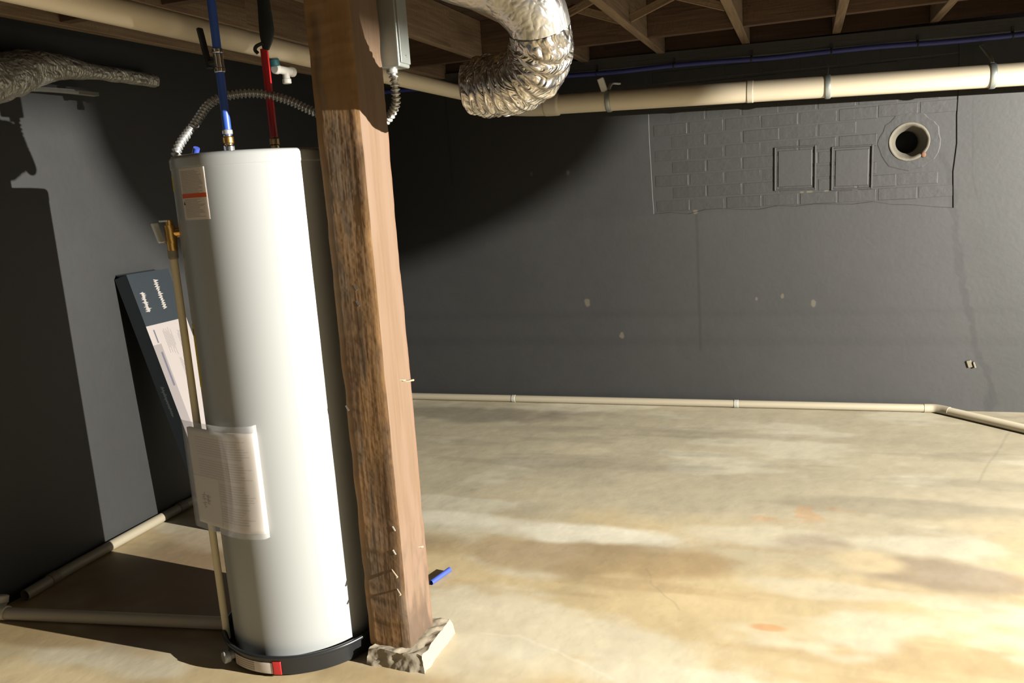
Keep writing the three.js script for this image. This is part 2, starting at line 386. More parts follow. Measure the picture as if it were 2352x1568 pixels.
// sheet bent along a plan path: path points [x, z]; y0..y1; thick outwards
function bentSheet(path, y0, y1, thick, { skew = 0, bulge = 0, n = 40, m = 24 } = {}) {
  const c = new THREE.CatmullRomCurve3(path.map(([x, z]) => V(x, 0, z)), false, 'catmullrom', 0.5);
  const P = [], O = [];
  for (let i = 0; i <= n; i++) { const p = c.getPointAt(i / n), t = c.getTangentAt(i / n); P.push(p); O.push(V(-t.z, 0, t.x).normalize()); }
  const pos = [], uv = [], idx = [], w = m + 1;
  for (const side of [1, 0]) for (let i = 0; i <= n; i++) for (let j = 0; j <= m; j++) {
    const u = i / n, v = j / m, e = Math.pow(Math.sin(Math.PI * clamp(u, 0.001, 0.999)), 0.5) * Math.pow(Math.sin(Math.PI * clamp(v, 0.001, 0.999)), 0.5);
    const k = side * thick + bulge * e * (side ? 1 : 0.6);
    pos.push(P[i].x + O[i].x * k, y0 + (y1 - y0) * v + skew * (u - 0.5), P[i].z + O[i].z * k); uv.push(u, v);
  }
  const N2 = (n + 1) * w;
  for (let i = 0; i < n; i++) for (let j = 0; j < m; j++) {
    const a = i * w + j; idx.push(a, a + w, a + 1, a + 1, a + w, a + w + 1);
    const b = N2 + a; idx.push(b, b + 1, b + w, b + 1, b + w + 1, b + w);
  }
  const edge = (a, b) => idx.push(a, b, a + N2, b, b + N2, a + N2);
  for (let i = 0; i < n; i++) { edge((i + 1) * w, i * w); edge(i * w + m, (i + 1) * w + m); }
  for (let j = 0; j < m; j++) { edge(j, j + 1); edge(n * w + j + 1, n * w + j); }
  const g = new THREE.BufferGeometry();
  g.setAttribute('position', new THREE.Float32BufferAttribute(pos, 3)); g.setAttribute('uv', new THREE.Float32BufferAttribute(uv, 2)); g.setIndex(idx);
  g.computeVertexNormals();
  return g;
}

// ---------------------------------------------------------------- the setting
const XL = -2.8, XR = 5.2, ZB = -5.07, ZF = 2.5, YJ = 2.1, YT = 2.3;
struct('floor', metreUV(box(XL - 0.12, XR + 0.12, -0.15, 0, ZB - 0.25, ZF + 0.12)), M.floor);
struct('wall_left', metreUV(box(XL - 0.15, XL, 0, YT, ZB - 0.25, ZF + 0.15)), M.side);
struct('wall_right', metreUV(box(XR, XR + 0.15, 0, YT, ZB - 0.25, ZF + 0.15)), M.side);
struct('wall_front', metreUV(box(XL - 0.15, XR + 0.15, 0, YT, ZF, ZF + 0.15)), M.side);
// back wall: rough masonry with a round flue opening; smooth parging over all but the bricked-up opening
const HOLE = [0.539, 1.505, 0.105], IN = [-0.86, 0.765, 1.185, 2.06];
function wallShape(x0, x1, y0, y1, holes) {
  const s = new THREE.Shape(); s.moveTo(x0, y0); s.lineTo(x1, y0); s.lineTo(x1, y1); s.lineTo(x0, y1); s.closePath();
  for (const h of holes) s.holes.push(h);
  return s;
}
const circ = (x, y, r) => { const p = new THREE.Path(); p.absarc(x, y, r, 0, Math.PI * 2, true); return p; };
const rectHole = new THREE.Path();
{ // slightly ragged outline of the infill
  const [a, b, c2, d] = IN, pts = [];
  for (let i = 0; i <= 16; i++) pts.push([mix(a, b, i / 16), c2 + (h2(i, 3, 9) - 0.5) * 0.03 - (i > 12 ? 0.012 * (i - 12) : 0)]);
  for (let i = 1; i <= 6; i++) pts.push([b + (h2(i, 4, 9) - 0.5) * 0.02, mix(c2, d, i / 6)]);
  for (let i = 6; i >= 1; i--) pts.push([a - 0.022 * i / 6 + (h2(i, 5, 9) - 0.5) * 0.008, mix(c2, d, i / 6)]);
  rectHole.moveTo(...pts[0]); for (let i = pts.length - 1; i > 0; i--) rectHole.lineTo(...pts[i]); rectHole.closePath();
}
{
  const g = new THREE.ExtrudeGeometry(wallShape(XL, XR, 0, YT, [circ(HOLE[0], HOLE[1], HOLE[2])]), { depth: 0.244, bevelEnabled: false, curveSegments: 40 });
  g.translate(0, 0, ZB - 0.25);
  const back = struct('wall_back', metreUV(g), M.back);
  const pg = new THREE.ExtrudeGeometry(wallShape(XL, XR, 0, YT - 0.22, [rectHole]), { depth: 0.005, bevelEnabled: true, bevelThickness: 0.004, bevelSize: 0.003, bevelSegments: 2 });
  pg.translate(0, 0, ZB - 0.0091);
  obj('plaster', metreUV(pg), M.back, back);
  // brick infill, painted over: eight and a half courses
  const brickGeo = [0, 1, 2].map((k) => { const b = new RoundedBoxGeometry(0.198, 0.068, 0.02, 2, 0.005); const p = b.attributes.position; for (let i = 0; i < p.count; i++) if (p.getZ(i) > 0) p.setZ(i, p.getZ(i) + (h2(i, k, 5) - 0.5) * 0.0012); return metreUV(b, null, k * 0.3); });
  const halfGeo = metreUV(new RoundedBoxGeometry(0.094, 0.0665, 0.02, 2, 0.005));
  for (let r = 0; r < 11; r++) {
    const y = IN[2] + 0.045 + r * 0.0745; if (y > IN[3] - 0.03) break;
    for (let i = 0; i < 8; i++) {
      const half = r % 2 && i === 7, x = IN[0] + 0.115 + i * 0.2045 + (r % 2 ? -0.0 + (half ? -0.05 : 0) : 0) + (r % 2 && !half ? (i === 0 ? 0 : 0) : 0) + (r % 2 && !half ? 0.1 - 0.1 * 0 : 0);
      if (x > IN[1] - 0.06) continue;
      if (Math.hypot(Math.max(0, Math.abs(x - HOLE[0]) - 0.098), Math.max(0, Math.abs(y - HOLE[1]) - 0.033)) < 0.125) continue;
      const b = obj('brick', half ? halfGeo : brickGeo[(r * 3 + i) % 3], h2(r, i, 2) > 0.75 ? M.brickDark : M.brick, back);
      b.position.set(x + (h2(i, r, 8) - 0.5) * 0.006, y + (h2(i, r, 9) - 0.5) * 0.004, ZB - 0.0151 + (h2(i, r, 10) - 0.5) * 0.0010);
      b.rotation.z = (h2(i, r, 11) - 0.5) * 0.02;
    }
  }
  // thick mortar collar round the flue opening
  const cs = new THREE.Shape(); for (let i = 0; i < 28; i++) { const a = i / 28 * Math.PI * 2, r = 0.150 + (h2(i, 1, 6) - 0.5) * 0.016; cs[i ? 'lineTo' : 'moveTo'](HOLE[0] + r * Math.cos(a), HOLE[1] + r * Math.sin(a)); }
  cs.closePath(); cs.holes.push(circ(HOLE[0], HOLE[1], HOLE[2]));
  const cg = new THREE.ExtrudeGeometry(cs, { depth: 0.009, bevelEnabled: true, bevelThickness: 0.003, bevelSize: 0.006, bevelSegments: 2, curveSegments: 30 });
  cg.translate(0, 0, ZB - 0.0165);
  obj('mortar_collar', metreUV(cg), M.brickDark, back);
}
// ceiling: subfloor planks on joists, flush beam over the post, blocking and cross bridging
{
  const ceil = struct('ceiling', metreUV(box(XL - 0.15, XR + 0.15, YT + 0.021, YT + 0.12, ZB - 0.25, ZF + 0.15), 0), M.plank);
  const pl = [0, 1, 2].map((k) => metreUV(new RoundedBoxGeometry(XR - XL + 0.2, 0.02, 0.137, 1, 0.003), 0, k * 0.71));
  for (let i = 0, z = ZB - 0.1; z < ZF; z += 0.142, i++) obj('plank', pl[i % 3], M.plank, ceil).position.set((XL + XR) / 2, YT + 0.01, z + 0.07);
  const beamZ0 = -2.21, beamZ1 = -2.035;
  const farG = [0, 1].map((k) => metreUV(box(-0.022, 0.022, YJ, YT, ZB + 0.012, beamZ0 - 0.001, 0.004), 2, k)), nearG = [0, 1].map((k) => metreUV(box(-0.022, 0.022, YJ, YT, beamZ1 + 0.001, ZF - 0.01, 0.004), 2, k));
  const JX = [-2.62, -2.15, -1.68, -1.22, -0.775, -0.305, 0.165, 0.64, 1.11, 1.58, 2.05, 2.52, 2.99, 3.46, 3.93, 4.4, 4.87];
  JX.forEach((x, i) => { obj('joist', farG[i % 2], M.joist, ceil).position.x = x; obj('joist', nearG[i % 2], M.joist, ceil).position.x = x; });
  obj('beam', metreUV(box(XL + 0.005, XR - 0.005, YJ + 0.001, YT, beamZ0, beamZ1, 0.006), 0), M.joist, ceil);
  for (let i = 0; i + 1 < JX.length; i++) {                                    // solid blocking between the joists, rim boards at the wall
    const a = JX[i] + 0.0225, b = JX[i + 1] - 0.0225;
    obj('blocking', metreUV(box(a, b, YJ + 0.004, YT, -4.475, -4.43, 0.003), 0, i * 0.3), M.block, ceil);
    obj('blocking', metreUV(box(a, b, YJ, YT, ZB + 0.012, ZB + 0.055, 0.003), 0, i * 0.37), M.plank, ceil);
    if (i < 4) obj('blocking', metreUV(box(a, b, YJ + 0.01, YT, -2.56, -2.515, 0.003), 0, i * 0.23), M.block, ceil);
  }
  for (const [x0, x1] of [[-1.197, -0.797], [-0.752, -0.328]]) for (const s of [-1, 1]) {
    const g = new RoundedBoxGeometry(Math.hypot(x1 - x0, 0.15), 0.035, 0.018, 1, 0.002);
    const b = obj('bridging', metreUV(g, 0), M.joist, ceil); b.position.set((x0 + x1) / 2, 2.2, -3.98 + s * 0.012); b.rotation.z = s * Math.atan2(0.15, x1 - x0);
  }
}
{ // dark painted ledger board along the top of the back wall
  const g = metreUV(box(-2.79, 5.19, -0.034, 0.034, -0.035, 0.035, 0.004), 0);
  const b = struct('trim_1', g, M.sill); b.position.set(0, 2.060, -5.03); b.rotation.z = -0.017;
}

// ---------------------------------------------------------------- water heater
const HX = -1.545, HZ = -2.14, HR = 0.238;
const onTank = (deg, r, y) => [HX + r * Math.sin(deg * D2R), y, HZ + r * Math.cos(deg * D2R)];
const heater = thing('water_heater', 'tall pale grey cylindrical electric water heater standing in a black drain pan', 'water heater', null, [HX, 0, HZ]);
{
  const prof = [[0, 0.018], [HR - 0.012, 0.018], [HR - 0.003, 0.022], [HR, 0.03]];
  for (let i = 1; i <= 20; i++) prof.push([HR, 0.03 + i * (1.515 - 0.03) / 20]);
  prof.push([HR - 0.004, 1.518]); prof.push([0, 1.518]);
  obj('tank', lathe(prof, 128), M.enamel, heater);
  const cap = obj('top_cap', lathe([[HR - 0.001, 1.512], [HR + 0.0015, 1.513], [HR + 0.002, 1.518], [HR + 0.002, 1.538], [HR - 0.001, 1.545], [HR - 0.007, 1.549], [HR - 0.016, 1.550], [HR - 0.03, 1.547], [0, 1.549]], 128), M.enamelCap, heater);
  // labels: thin curved plates stuck to the jacket
  const plate = (a0, a1, y0, y1, t = 0.0012, n = 24) => {
    const pts = []; for (let i = 0; i <= 6; i++) { const a = mix(a0, a1, i / 6) * D2R; pts.push([(HR + 0.0006) * Math.sin(a), (HR + 0.0006) * Math.cos(a)]); }
    return bentSheet(pts, y0, y1, -t, { n, m: 4 });
  };
  const label = canvasTex(256, 384, (x, w, h) => {
    x.fillStyle = '#c9bfb6'; x.fillRect(0, 0, w, h);
    x.fillStyle = '#c8501a'; x.fillRect(6, h * 0.49, w - 12, h * 0.085);
    x.fillStyle = '#7d756e';
    for (let i = 0; i < 17; i++) { const y = 22 + i * 10; x.fillRect(22, y, 150 + 60 * h2(i, 1, 3), 3); }
    for (let i = 0; i < 14; i++) { const y = h * 0.6 + i * 10; x.fillRect(30, y, 130 + 70 * h2(i, 2, 3), 3); }
    x.fillStyle = '#4c4743'; x.beginPath(); x.moveTo(22, h * 0.63); x.lineTo(40, h * 0.71); x.lineTo(12, h * 0.7); x.fill();
  });
  obj('warning_label', plate(-25, 0.8, 1.37, 1.512), std([1, 1, 1], 0.6, { map: label }), heater).userData.label = 'white warning label with an orange band';
  obj('yellow_sticker', plate(-66, -40, 1.452, 1.497), M.yellow, heater).userData.label = 'small yellow sticker';
  const guide = canvasTex(192, 256, (x, w, h) => { x.fillStyle = '#c9b01c'; x.fillRect(0, 0, w, h); x.fillStyle = '#3a3208'; x.fillRect(10, 14, w - 20, 26); for (let i = 0; i < 15; i++) x.fillRect(14, 60 + i * 12, 90 + 70 * h2(i, 4, 4), 4); });
  obj('energy_label', plate(-78, -38, 0.872, 1.063), std([1, 1, 1], 0.6, { map: guide }), heater).userData.label = 'yellow energy label';
  // relief valve on the left of the jacket
  const rv = new THREE.Group(); rv.name = 'relief_valve'; heater.add(rv);
  const P = (deg, r, y) => { const q = onTank(deg, r, y); return [q[0] - HX, q[1], q[2] - HZ]; };
  const b0 = P(-52, HR - 0.004, 1.335), b1 = P(-52, 0.262, 1.335), bd = P(-52, 0.262, 1.290), bu = P(-52, 0.262, 1.353);
  obj('valve_body', [tube([b0, b1], 0.013), tube([[b1[0], 1.358, b1[2]], [b1[0], 1.306, b1[2]]], 0.0165, 4, 8), tube([[b1[0], 1.372, b1[2]], [b1[0], 1.356, b1[2]]], 0.011), tube([[b1[0], 1.308, b1[2]], [b1[0], 1.284, b1[2]]], 0.0145, 4, 16)], M.brass, rv);
  const lv = new RoundedBoxGeometry(0.010, 0.062, 0.024, 2, 0.004); lv.rotateZ(0.30); lv.translate(b1[0] - 0.030, 1.338, b1[2] + 0.018);
  const lv2 = new RoundedBoxGeometry(0.03, 0.006, 0.014, 2, 0.002); lv2.translate(b1[0] - 0.012, 1.371, b1[2] + 0.006);
  obj('lever', [lv, lv2], std([0.62, 0.68, 0.70], 0.3, { metalness: 0.25 }), rv);
  void bd; void bu; void cap;
}
{
  const pX = -1.757, pZ = -1.983;
  const t = thing('discharge_pipe', 'thin cream plastic discharge pipe running down the left side of the water heater', 'pipe', null, [pX, 0, pZ]);
  obj('pipe', hollowTube([[0, 1.278, 0], [0.002, 0.036, -0.001]], 0.0112, 0.002), M.cpvc, t);
  obj('adapter', sleeve([0, 1.288, 0], [0, 1.258, 0], 0.0145), std([0.22, 0.2, 0.15], 0.5), t);
}
{ // document pouch on the lower left of the jacket
  const t = thing('document_pouch', 'clear plastic pouch of white manuals stuck on the water heater', 'document pouch');
  const path = [[-1.786, -1.972], [-1.705, -1.940], [-1.626, -1.9115], [-1.585, -1.899], [-1.545, -1.894], [-1.512, -1.896], [-1.486, -1.902]].map(([x, z]) => [x + 0.0012, z + 0.004]);
  const page = canvasTex(512, 512, (x, w, h) => {
    x.fillStyle = '#d3c8bd'; x.fillRect(0, 0, w, h);
    x.fillStyle = '#a79d95';
    for (let i = 0; i < 34; i++) if (i % 9 !== 8) x.fillRect(60, 40 + i * 13, 330 + 90 * h2(i, 9, 1), 4);
    x.fillStyle = '#c0b6ab'; x.fillRect(0, 250, 226, 262);
    x.fillStyle = '#ddd3c4'; x.fillRect(0, 256, 218, 256);
    x.strokeStyle = '#6e655d'; x.lineWidth = 3; x.beginPath();
    for (let i = 0; i < 26; i++) x.lineTo(74 + 22 * Math.sin(i * 2.1) * h2(i, 2, 2), 340 + i * 3.6); x.stroke();
    x.beginPath(); for (let i = 0; i < 18; i++) x.lineTo(110 + 16 * Math.sin(i * 2.7), 350 + i * 3); x.stroke();
  });
  obj('booklet', bentSheet(path, 0.447, 0.752, -0.010, { bulge: -0.010, skew: 0.012 }), std([1, 1, 1], 0.75, { map: page }), t);
  const out = path.map(([x, z]) => [x + 0.0003, z + 0.014]);
  obj('clear_sleeve', bentSheet([[-1.800, -1.966], ...out, [-1.476, -1.900]], 0.436, 0.778, -0.001, { bulge: -0.013, skew: 0.012 }), M.film, t);
}
{ // drain pan
  const t = thing('drain_pan', 'round black plastic drain pan under the water heater', 'drain pan', null, [HX, 0, HZ]);
  obj('pan', lathe([[0, 0.002], [0.255, 0.002], [0.262, 0.006], [0.267, 0.055], [0.271, 0.059], [0.2745, 0.062], [0.2745, 0.068], [0.270, 0.071], [0.263, 0.069], [0.258, 0.058], [0.253, 0.014], [0, 0.013]], 128), M.blackPlastic, t);
  const arc = (a0, a1, r) => { const p = []; for (let i = 0; i <= 8; i++) { const a = mix(a0, a1, i / 8) * D2R; p.push([r * Math.sin(a), r * Math.cos(a)]); } return p; };
  const st = canvasTex(256, 64, (x, w, h) => { x.fillStyle = '#b9aaa0'; x.fillRect(0, 0, w, h); x.fillStyle = '#7c7069'; for (let i = 0; i < 4; i++) x.fillRect(16, 10 + i * 13, 120 + 60 * h2(i, 7, 7), 4); x.fillStyle = '#cfc4ba'; x.fillRect(150, 0, 106, h); });
  obj('sticker', bentSheet(arc(-25, 8, 0.2675), 0.012, 0.047, -0.0012, { n: 24, m: 3 }), std([1, 1, 1], 0.6, { map: st }), t).userData.label = 'pale printed sticker';
  obj('red_tab', bentSheet(arc(8.2, 14, 0.2685), 0.010, 0.052, -0.002, { n: 8, m: 3 }), std([0.42, 0.02, 0.02], 0.5), t).userData.label = 'red tag';
  const n0 = [0.262 * Math.sin(-29 * D2R), 0.036, 0.262 * Math.cos(-29 * D2R)], n1 = [0.298 * Math.sin(-29 * D2R), 0.036, 0.298 * Math.cos(-29 * D2R)];
  obj('drain_fitting', [tube([n0, n1], 0.0135), sleeve([n1[0] * 0.93, 0.036, n1[2] * 0.93], n1, 0.0185)], std([0.34, 0.34, 0.33], 0.45), t);
}
{ // cold line
  const x = -1.555, z = -2.039;
  const t = thing('cold_water_pipe', 'blue plastic water pipe rising from the top of the water heater', 'pipe', null, [x, 0, z]);
  obj('pipe', tube([[0, 1.60, 0], [0, 2.32, 0.0]], 0.0118), M.blue, t);
  obj('nipple', [tube([[0, 1.545, 0], [0, 1.600, 0]], 0.0125), sleeve([0, 1.548, 0], [0, 1.574, 0], 0.0165, 8)], M.chrome, t);
  obj('brass_adapter', [sleeve([0, 1.575, 0], [0, 1.598, 0], 0.0155, 8)], M.brass, t);
  obj('crimp_ring', sleeve([0, 1.602, 0], [0, 1.616, 0], 0.0145), M.steel, t);
  obj('coupling', [sleeve([0, 1.772, 0], [0, 1.786, 0], 0.0148), tube([[0, 1.786, 0], [0, 1.822, 0]], 0.0138), sleeve([0, 1.824, 0], [0, 1.838, 0], 0.0148)], M.chrome, t);
  const h = new RoundedBoxGeometry(0.012, 0.115, 0.02, 2, 0.004); h.rotateZ(0.16); h.translate(-0.042, 1.842, 0);
  obj('valve_handle', [h, tube([[0, 1.805, 0], [-0.036, 1.80, 0]], 0.009)], M.blackPlastic, t);
}
{ // hot line with foam sleeve
  const x = -1.540, z = -2.241;
  const t = thing('hot_water_pipe', 'red plastic water pipe with black foam on its upper end', 'pipe', null, [x, 0, z]);
  obj('pipe', tube([[0, 1.60, 0], [0, 1.86, 0]], 0.0118), M.red, t);
  obj('nipple', [tube([[0, 1.545, 0], [0, 1.60, 0]], 0.0125), sleeve([0, 1.575, 0], [0, 1.60, 0], 0.0155, 8)], std([0.30, 0.22, 0.1], 0.35, { metalness: 1 }), t);
  obj('hook', sweep(curve([[0.012, 1.875, 0.016], [-0.012, 1.868, 0.018], [-0.021, 1.858, 0.016], [-0.014, 1.848, 0.014]]), 20, 10, () => 0.0055), M.black, t);
  obj('foam_sleeve', sweep(curve([[0.006, 1.858, 0], [0.018, 1.90, 0.004], [0.020, 1.96, 0.004], [0.016, 2.31, 0.0]]), 24, 20, (q) => 0.020 + 0.002 * Math.sin(q * 14) - 0.010 * Math.max(0, 1 - q / 0.1)), M.foam, t);
}
{ // a short blue stub beside the cold line
  const [x, y, z] = onTank(-22, 0.19, 1.549);
  const t = tag(obj('pipe_stub', tube([[x, y, z], [x + 0.012, y + 0.018, z + 0.004]], 0.009), M.blueCut), 'tiny blue cap on top of the water heater beside the blue pipe', 'cap');
  void t;
}
{ // flexible metal conduit
  const e = onTank(-40, 0.225, 1.535);
  const pts = [[e[0], 1.522, e[2]], [e[0] - 0.002, 1.575, e[2] - 0.02], [e[0] + 0.012, 1.645, e[2] - 0.09], [-1.66, 1.712, -2.13], [-1.585, 1.732, -2.20], [-1.50, 1.712, -2.255], [-1.40, 1.66, -2.285], [-1.28, 1.615, -2.30], [-1.19, 1.618, -2.30], [-1.140, 1.66, -2.285], [-1.128, 1.70, -2.272], [-1.130, 1.775, -2.265]];
  const c = curve(pts), L = c.getLength(), N = Math.round(L / 0.0118);
  const t = thing('flexible_conduit', 'ribbed grey metal conduit arching from the water heater behind the post', 'conduit');
  obj('conduit', sweep(c, N * 6, 14, (q) => 0.0112 + 0.0032 * Math.cos(q * N * 2 * Math.PI)), M.steel, t);
  obj('connector', [sleeve([e[0], 1.512, e[2]], [e[0], 1.535, e[2]], 0.0165, 8)], M.steel, t);
}
{ // box on the far side of the post
  const t = thing('electrical_box', 'narrow grey metal electrical box mounted behind the wooden post', 'electrical box', null, [-1.115, 1.76, -2.255]);
  obj('box', new RoundedBoxGeometry(0.064, 0.30, 0.07, 3, 0.005).translate(0, 0.15, 0), M.galv, t);
  obj('cover', new RoundedBoxGeometry(0.006, 0.28, 0.06, 2, 0.002).translate(0.0345, 0.15, 0), M.galv, t);
  for (const y of [0.03, 0.27]) obj('screw', new THREE.CylinderGeometry(0.004, 0.004, 0.004, 12).rotateZ(Math.PI / 2).translate(0.0395, y, 0), M.steel, t);
  obj('conduit_nut', sleeve([-0.014, -0.012, -0.008], [-0.014, 0.004, -0.008], 0.017, 8), M.steel, t);
}

// ---------------------------------------------------------------- post
{
  const x0 = -1.2675, x1 = -1.123, z0 = -2.204, z1 = -2.04, y0 = 0.045, y1 = YJ;
  const t = thing('support_post', 'rough sawn square timber post in front of the water heater', 'post', null, [(x0 + x1) / 2, 0, (z0 + z1) / 2]);
  const w = x1 - x0, d = z1 - z0, g = new THREE.BoxGeometry(w, y1 - y0, d, 10, 130, 10);
  const p = g.attributes.position, n = g.attributes.normal, uv = g.attributes.uv;
  for (let i = 0; i < p.count; i++) {
    const x = p.getX(i), y = p.getY(i), z = p.getZ(i), nx = n.getX(i), nz = n.getZ(i);
    const Y = y + (y1 + y0) / 2;
    let v;
    if (nz > 0.5) v = x + w / 2; else if (nx > 0.5) v = 0.16 + (d / 2 - z) * 0.97; else if (nz < -0.5) v = 0.32 + w / 2 - x; else v = 0.48 + z + d / 2;
    uv.setXY(i, Y, clamp(v, 0.001, 0.639));
    // worn arrises and a wavering sawn surface, the same for every vertex at one place
    const ex = Math.abs(x) > w / 2 - 1e-4, ez = Math.abs(z) > d / 2 - 1e-4;
    let k = 0;
    if (ex && ez) k = 0.003 + 0.004 * Math.pow(fbm(Y * 14, 3 + (x > 0 ? 5 : 0) + (z > 0 ? 9 : 0), 3, 9), 2);
    const wob = (fbm(Y * 5, x * 20 + z * 20, 3, 19) - 0.5) * 0.003;
    const dx = ex ? Math.sign(x) * (wob - k) : 0, dz = ez ? Math.sign(z) * (wob - k) : 0;
    p.setXYZ(i, x + dx, Y + (Y < y0 + 0.001 ? (fbm(x * 40, z * 40, 2, 4) - 0.5) * 0.01 : 0), z + dz);
  }
  g.computeVertexNormals();
  obj('timber', g, M.post, t);
  const cx = (x0 + x1) / 2, cz = (z0 + z1) / 2;
  for (const [x, y] of [[-1.190, 1.153], [-1.188, 1.108], [-1.258, 0.80], [-1.144, 0.435], [-1.15, 0.36]]) {
    const s = new RoundedBoxGeometry(0.005, 0.017, 0.002, 1, 0.0008); s.rotateZ(0.5); s.translate(x - cx, y, z1 - cz - 0.0002);
    obj('staple', s, M.chrome, t);
  }
  for (const [x, y, z, l, a] of [[x1 + 0.002, 0.852, -2.168, 0.05, 0.25], [x1 + 0.002, 0.865, -2.13, 0.03, 0.9], [x1 + 0.001, 0.33, -2.15, 0.03, 1.2], [-1.16, 0.30, z1 + 0.001, 0.05, 1.1], [-1.15, 0.24, z1 + 0.001, 0.04, 0.9]]) {
    const s = new THREE.ConeGeometry(0.0035, l, 5); s.rotateX(-Math.PI / 2 + a * (z > z1 ? 0.6 : 0.3)); if (z > z1) s.rotateY(a); else s.rotateY(Math.PI - 0.35); s.translate(x - cx, y, z - cz);
    obj('splinter', s, M.straw, t);
  }
}
{ // rough concrete footing
  const g = new THREE.BoxGeometry(0.198, 0.05, 0.235, 22, 6, 22), p = g.attributes.position;
  for (let i = 0; i < p.count; i++) {
    let x = p.getX(i), y = p.getY(i), z = p.getZ(i);
    const top = (y + 0.025) / 0.05, taper = 1 - 0.10 * top;
    x *= taper; z *= taper;
    const k = 0.016;
    p.setXYZ(i, x + (fbm(z * 40 + 3, y * 40 + 1, 3, 61) - 0.5) * k, y + (y > 0 ? (fbm(x * 45, z * 45, 3, 62) - 0.5) * 0.016 : 0), z + (fbm(x * 40 + 5, y * 40 + 2, 3, 63) - 0.5) * k);
  }
  g.computeVertexNormals();
  g.translate(0, 0.025, 0);
  const m = tag(obj('concrete_footing', metreUV(g), M.pad), 'rough crumbling concrete footing under the wooden post', 'footing');
  m.position.set(-1.163, 0, -2.118);
}

// ---------------------------------------------------------------- foil duct hanging from the joists
{
  const t = thing('foil_duct', 'silver foil wrapped duct elbow curling down from the joists beside the post', 'duct');
  const c = curve([[-0.948, 2.29, -1.597], [-0.938, 2.16, -1.655], [-0.895, 2.006, -1.78], [-0.789, 1.924, -1.895], [-0.673, 1.876, -1.943], [-0.611, 1.818, -1.982], [-0.601, 1.751, -2.02], [-0.64, 1.691, -2.078], [-0.726, 1.669, -2.136], [-0.837, 1.674, -2.184]]);
  const n1 = (q, a, s) => fbm(q * 9 + 3, Math.cos(a) * 1.6 + Math.sin(a) * 1.1 + s, 3, 501) - 0.5;
  obj('duct_elbow', sweep(c, 130, 64, (q, a) => 0.078 + 0.006 * n1(q, a, 0) - 0.006 * sstep(0.82, 0.95, q), { t1: 0.76, cap: false, hollow: 0.003 }), M.foilSmooth, t);
  obj('foil_sleeve', sweep(c, 150, 72, (q, a) => 0.0765 - 0.001 * (1 - sstep(0, 0.12, q)) + 0.011 * sstep(0.05, 0.3, q) * n1(q * 2, a, 4) + 0.0045 * sstep(0.02, 0.15, q) * Math.sin(q * 75 + 3 * Math.sin(a * 2) + 5 * fbm(q * 4, Math.cos(a) + 2, 2, 5)) + 0.004 * (fbm(q * 24, Math.cos(a) * 5 + Math.sin(a) * 4, 3, 77) - 0.5), { t0: 0.70, cap: false, hollow: 0.002 }), M.foil, t);
}
{ // foil insulated duct along the top of the left wall
  const t = thing('insulated_duct', 'crumpled foil insulated duct sagging along the top of the left wall', 'duct');
  const c = curve([[-2.68, 1.78, -1.75], [-2.69, 1.83, -2.0], [-2.70, 1.888, -2.25], [-2.71, 1.962, -2.52], [-2.73, 1.975, -2.82], [-2.755, 1.975, -3.14]]);
  obj('foil_jacket', sweep(c, 150, 56, (q, a) => mix(0.088, 0.030, sstep(0.3, 0.8, q)) * (1 + 0.26 * (fbm(q * 22, Math.cos(a) * 2 + Math.sin(a) * 1.7, 4, 601) - 0.5))), M.foilDull, t);
  const s = bentSheet([[-2.794, -2.42], [-2.735, -2.56], [-2.735, -2.76]], 1.876, 1.890, 0.03, { n: 24, m: 2 });
  obj('foil_flap', s, M.foilDull, t);
}

// ---------------------------------------------------------------- overhead drain line
{
  const t = thing('drain_line', 'cream plastic drain pipe hung below the joists and along the back wall', 'pipe');
  obj('pipe', tube([[-1.70, 1.93, -0.3], [-1.70, 1.905, -4.58]], 0.036), M.pvc, t);
  obj('elbow', sweep(curve([[-1.70, 1.906, -4.50], [-1.697, 1.895, -4.62], [-1.64, 1.872, -4.72], [-1.53, 1.858, -4.75], [-1.40, 1.852, -4.75]]), 40, 28, (q) => mix(0.044, 0.058, q)), M.pvcFit, t);
  obj('pipe', tube([[-1.45, 1.857, -4.75], [5.0, 1.648, -4.75]], 0.055, 4, 32), M.pvc, t);
  for (const [x, w] of [[-1.37, 0.05], [-0.27, 0.02], [1.72, 0.06]]) obj('coupling', sleeve([x - w, 1.857 - (x + 1.45) * 0.0324 + w * 0.032, -4.75], [x + w, 1.857 - (x + 1.45) * 0.0324 - w * 0.032, -4.75], w > 0.03 ? 0.0635 : 0.0575, 32), M.pvcFit, t);
}
function hanger(x, label, mat, strapOnly) {
  const yc = 1.857 - (x + 1.45) * 0.0324, t = thing('pipe_hanger', label, 'pipe hanger', 'hangers of the drain pipe along the back wall', [x, yc, -4.75]);
  const ring = new THREE.TorusGeometry(0.0585, 0.0032, 8, 40); ring.scale(1, 1, 4.5); ring.rotateY(Math.PI / 2);
  obj('loop', ring, M.galv, t);
  obj('strap', strapOnly ? tube([[0, 0.060, 0], [0.004, 0.10, -0.06], [0.0, 1.965 - yc, -0.305]], 0.004, 16, 8) : sweep(curve([[0, 0.060, 0], [0.002, 0.10, -0.08], [0, 1.965 - yc, -0.305]]), 16, 12, (q, a) => 0.003 + 0.007 * Math.abs(Math.sin(a))), mat, t);
  return t;
}
{
  const a = hanger(-1.035, 'pipe hanger with a white hook on drain pipe nearest the foil duct', M.white, false);
  const hk = new RoundedBoxGeometry(0.036, 0.085, 0.03, 2, 0.006); hk.rotateZ(0.3); hk.translate(-0.03, 0.085, 0.01); obj('hook', hk, M.white, a);
  hanger(0.115, 'thin wire pipe hanger at middle of the drain pipe along the back wall', M.galv, true);
  hanger(0.865, 'pale green strap pipe hanger on drain pipe above the round hole', std([0.42, 0.46, 0.36], 0.5), false);
}
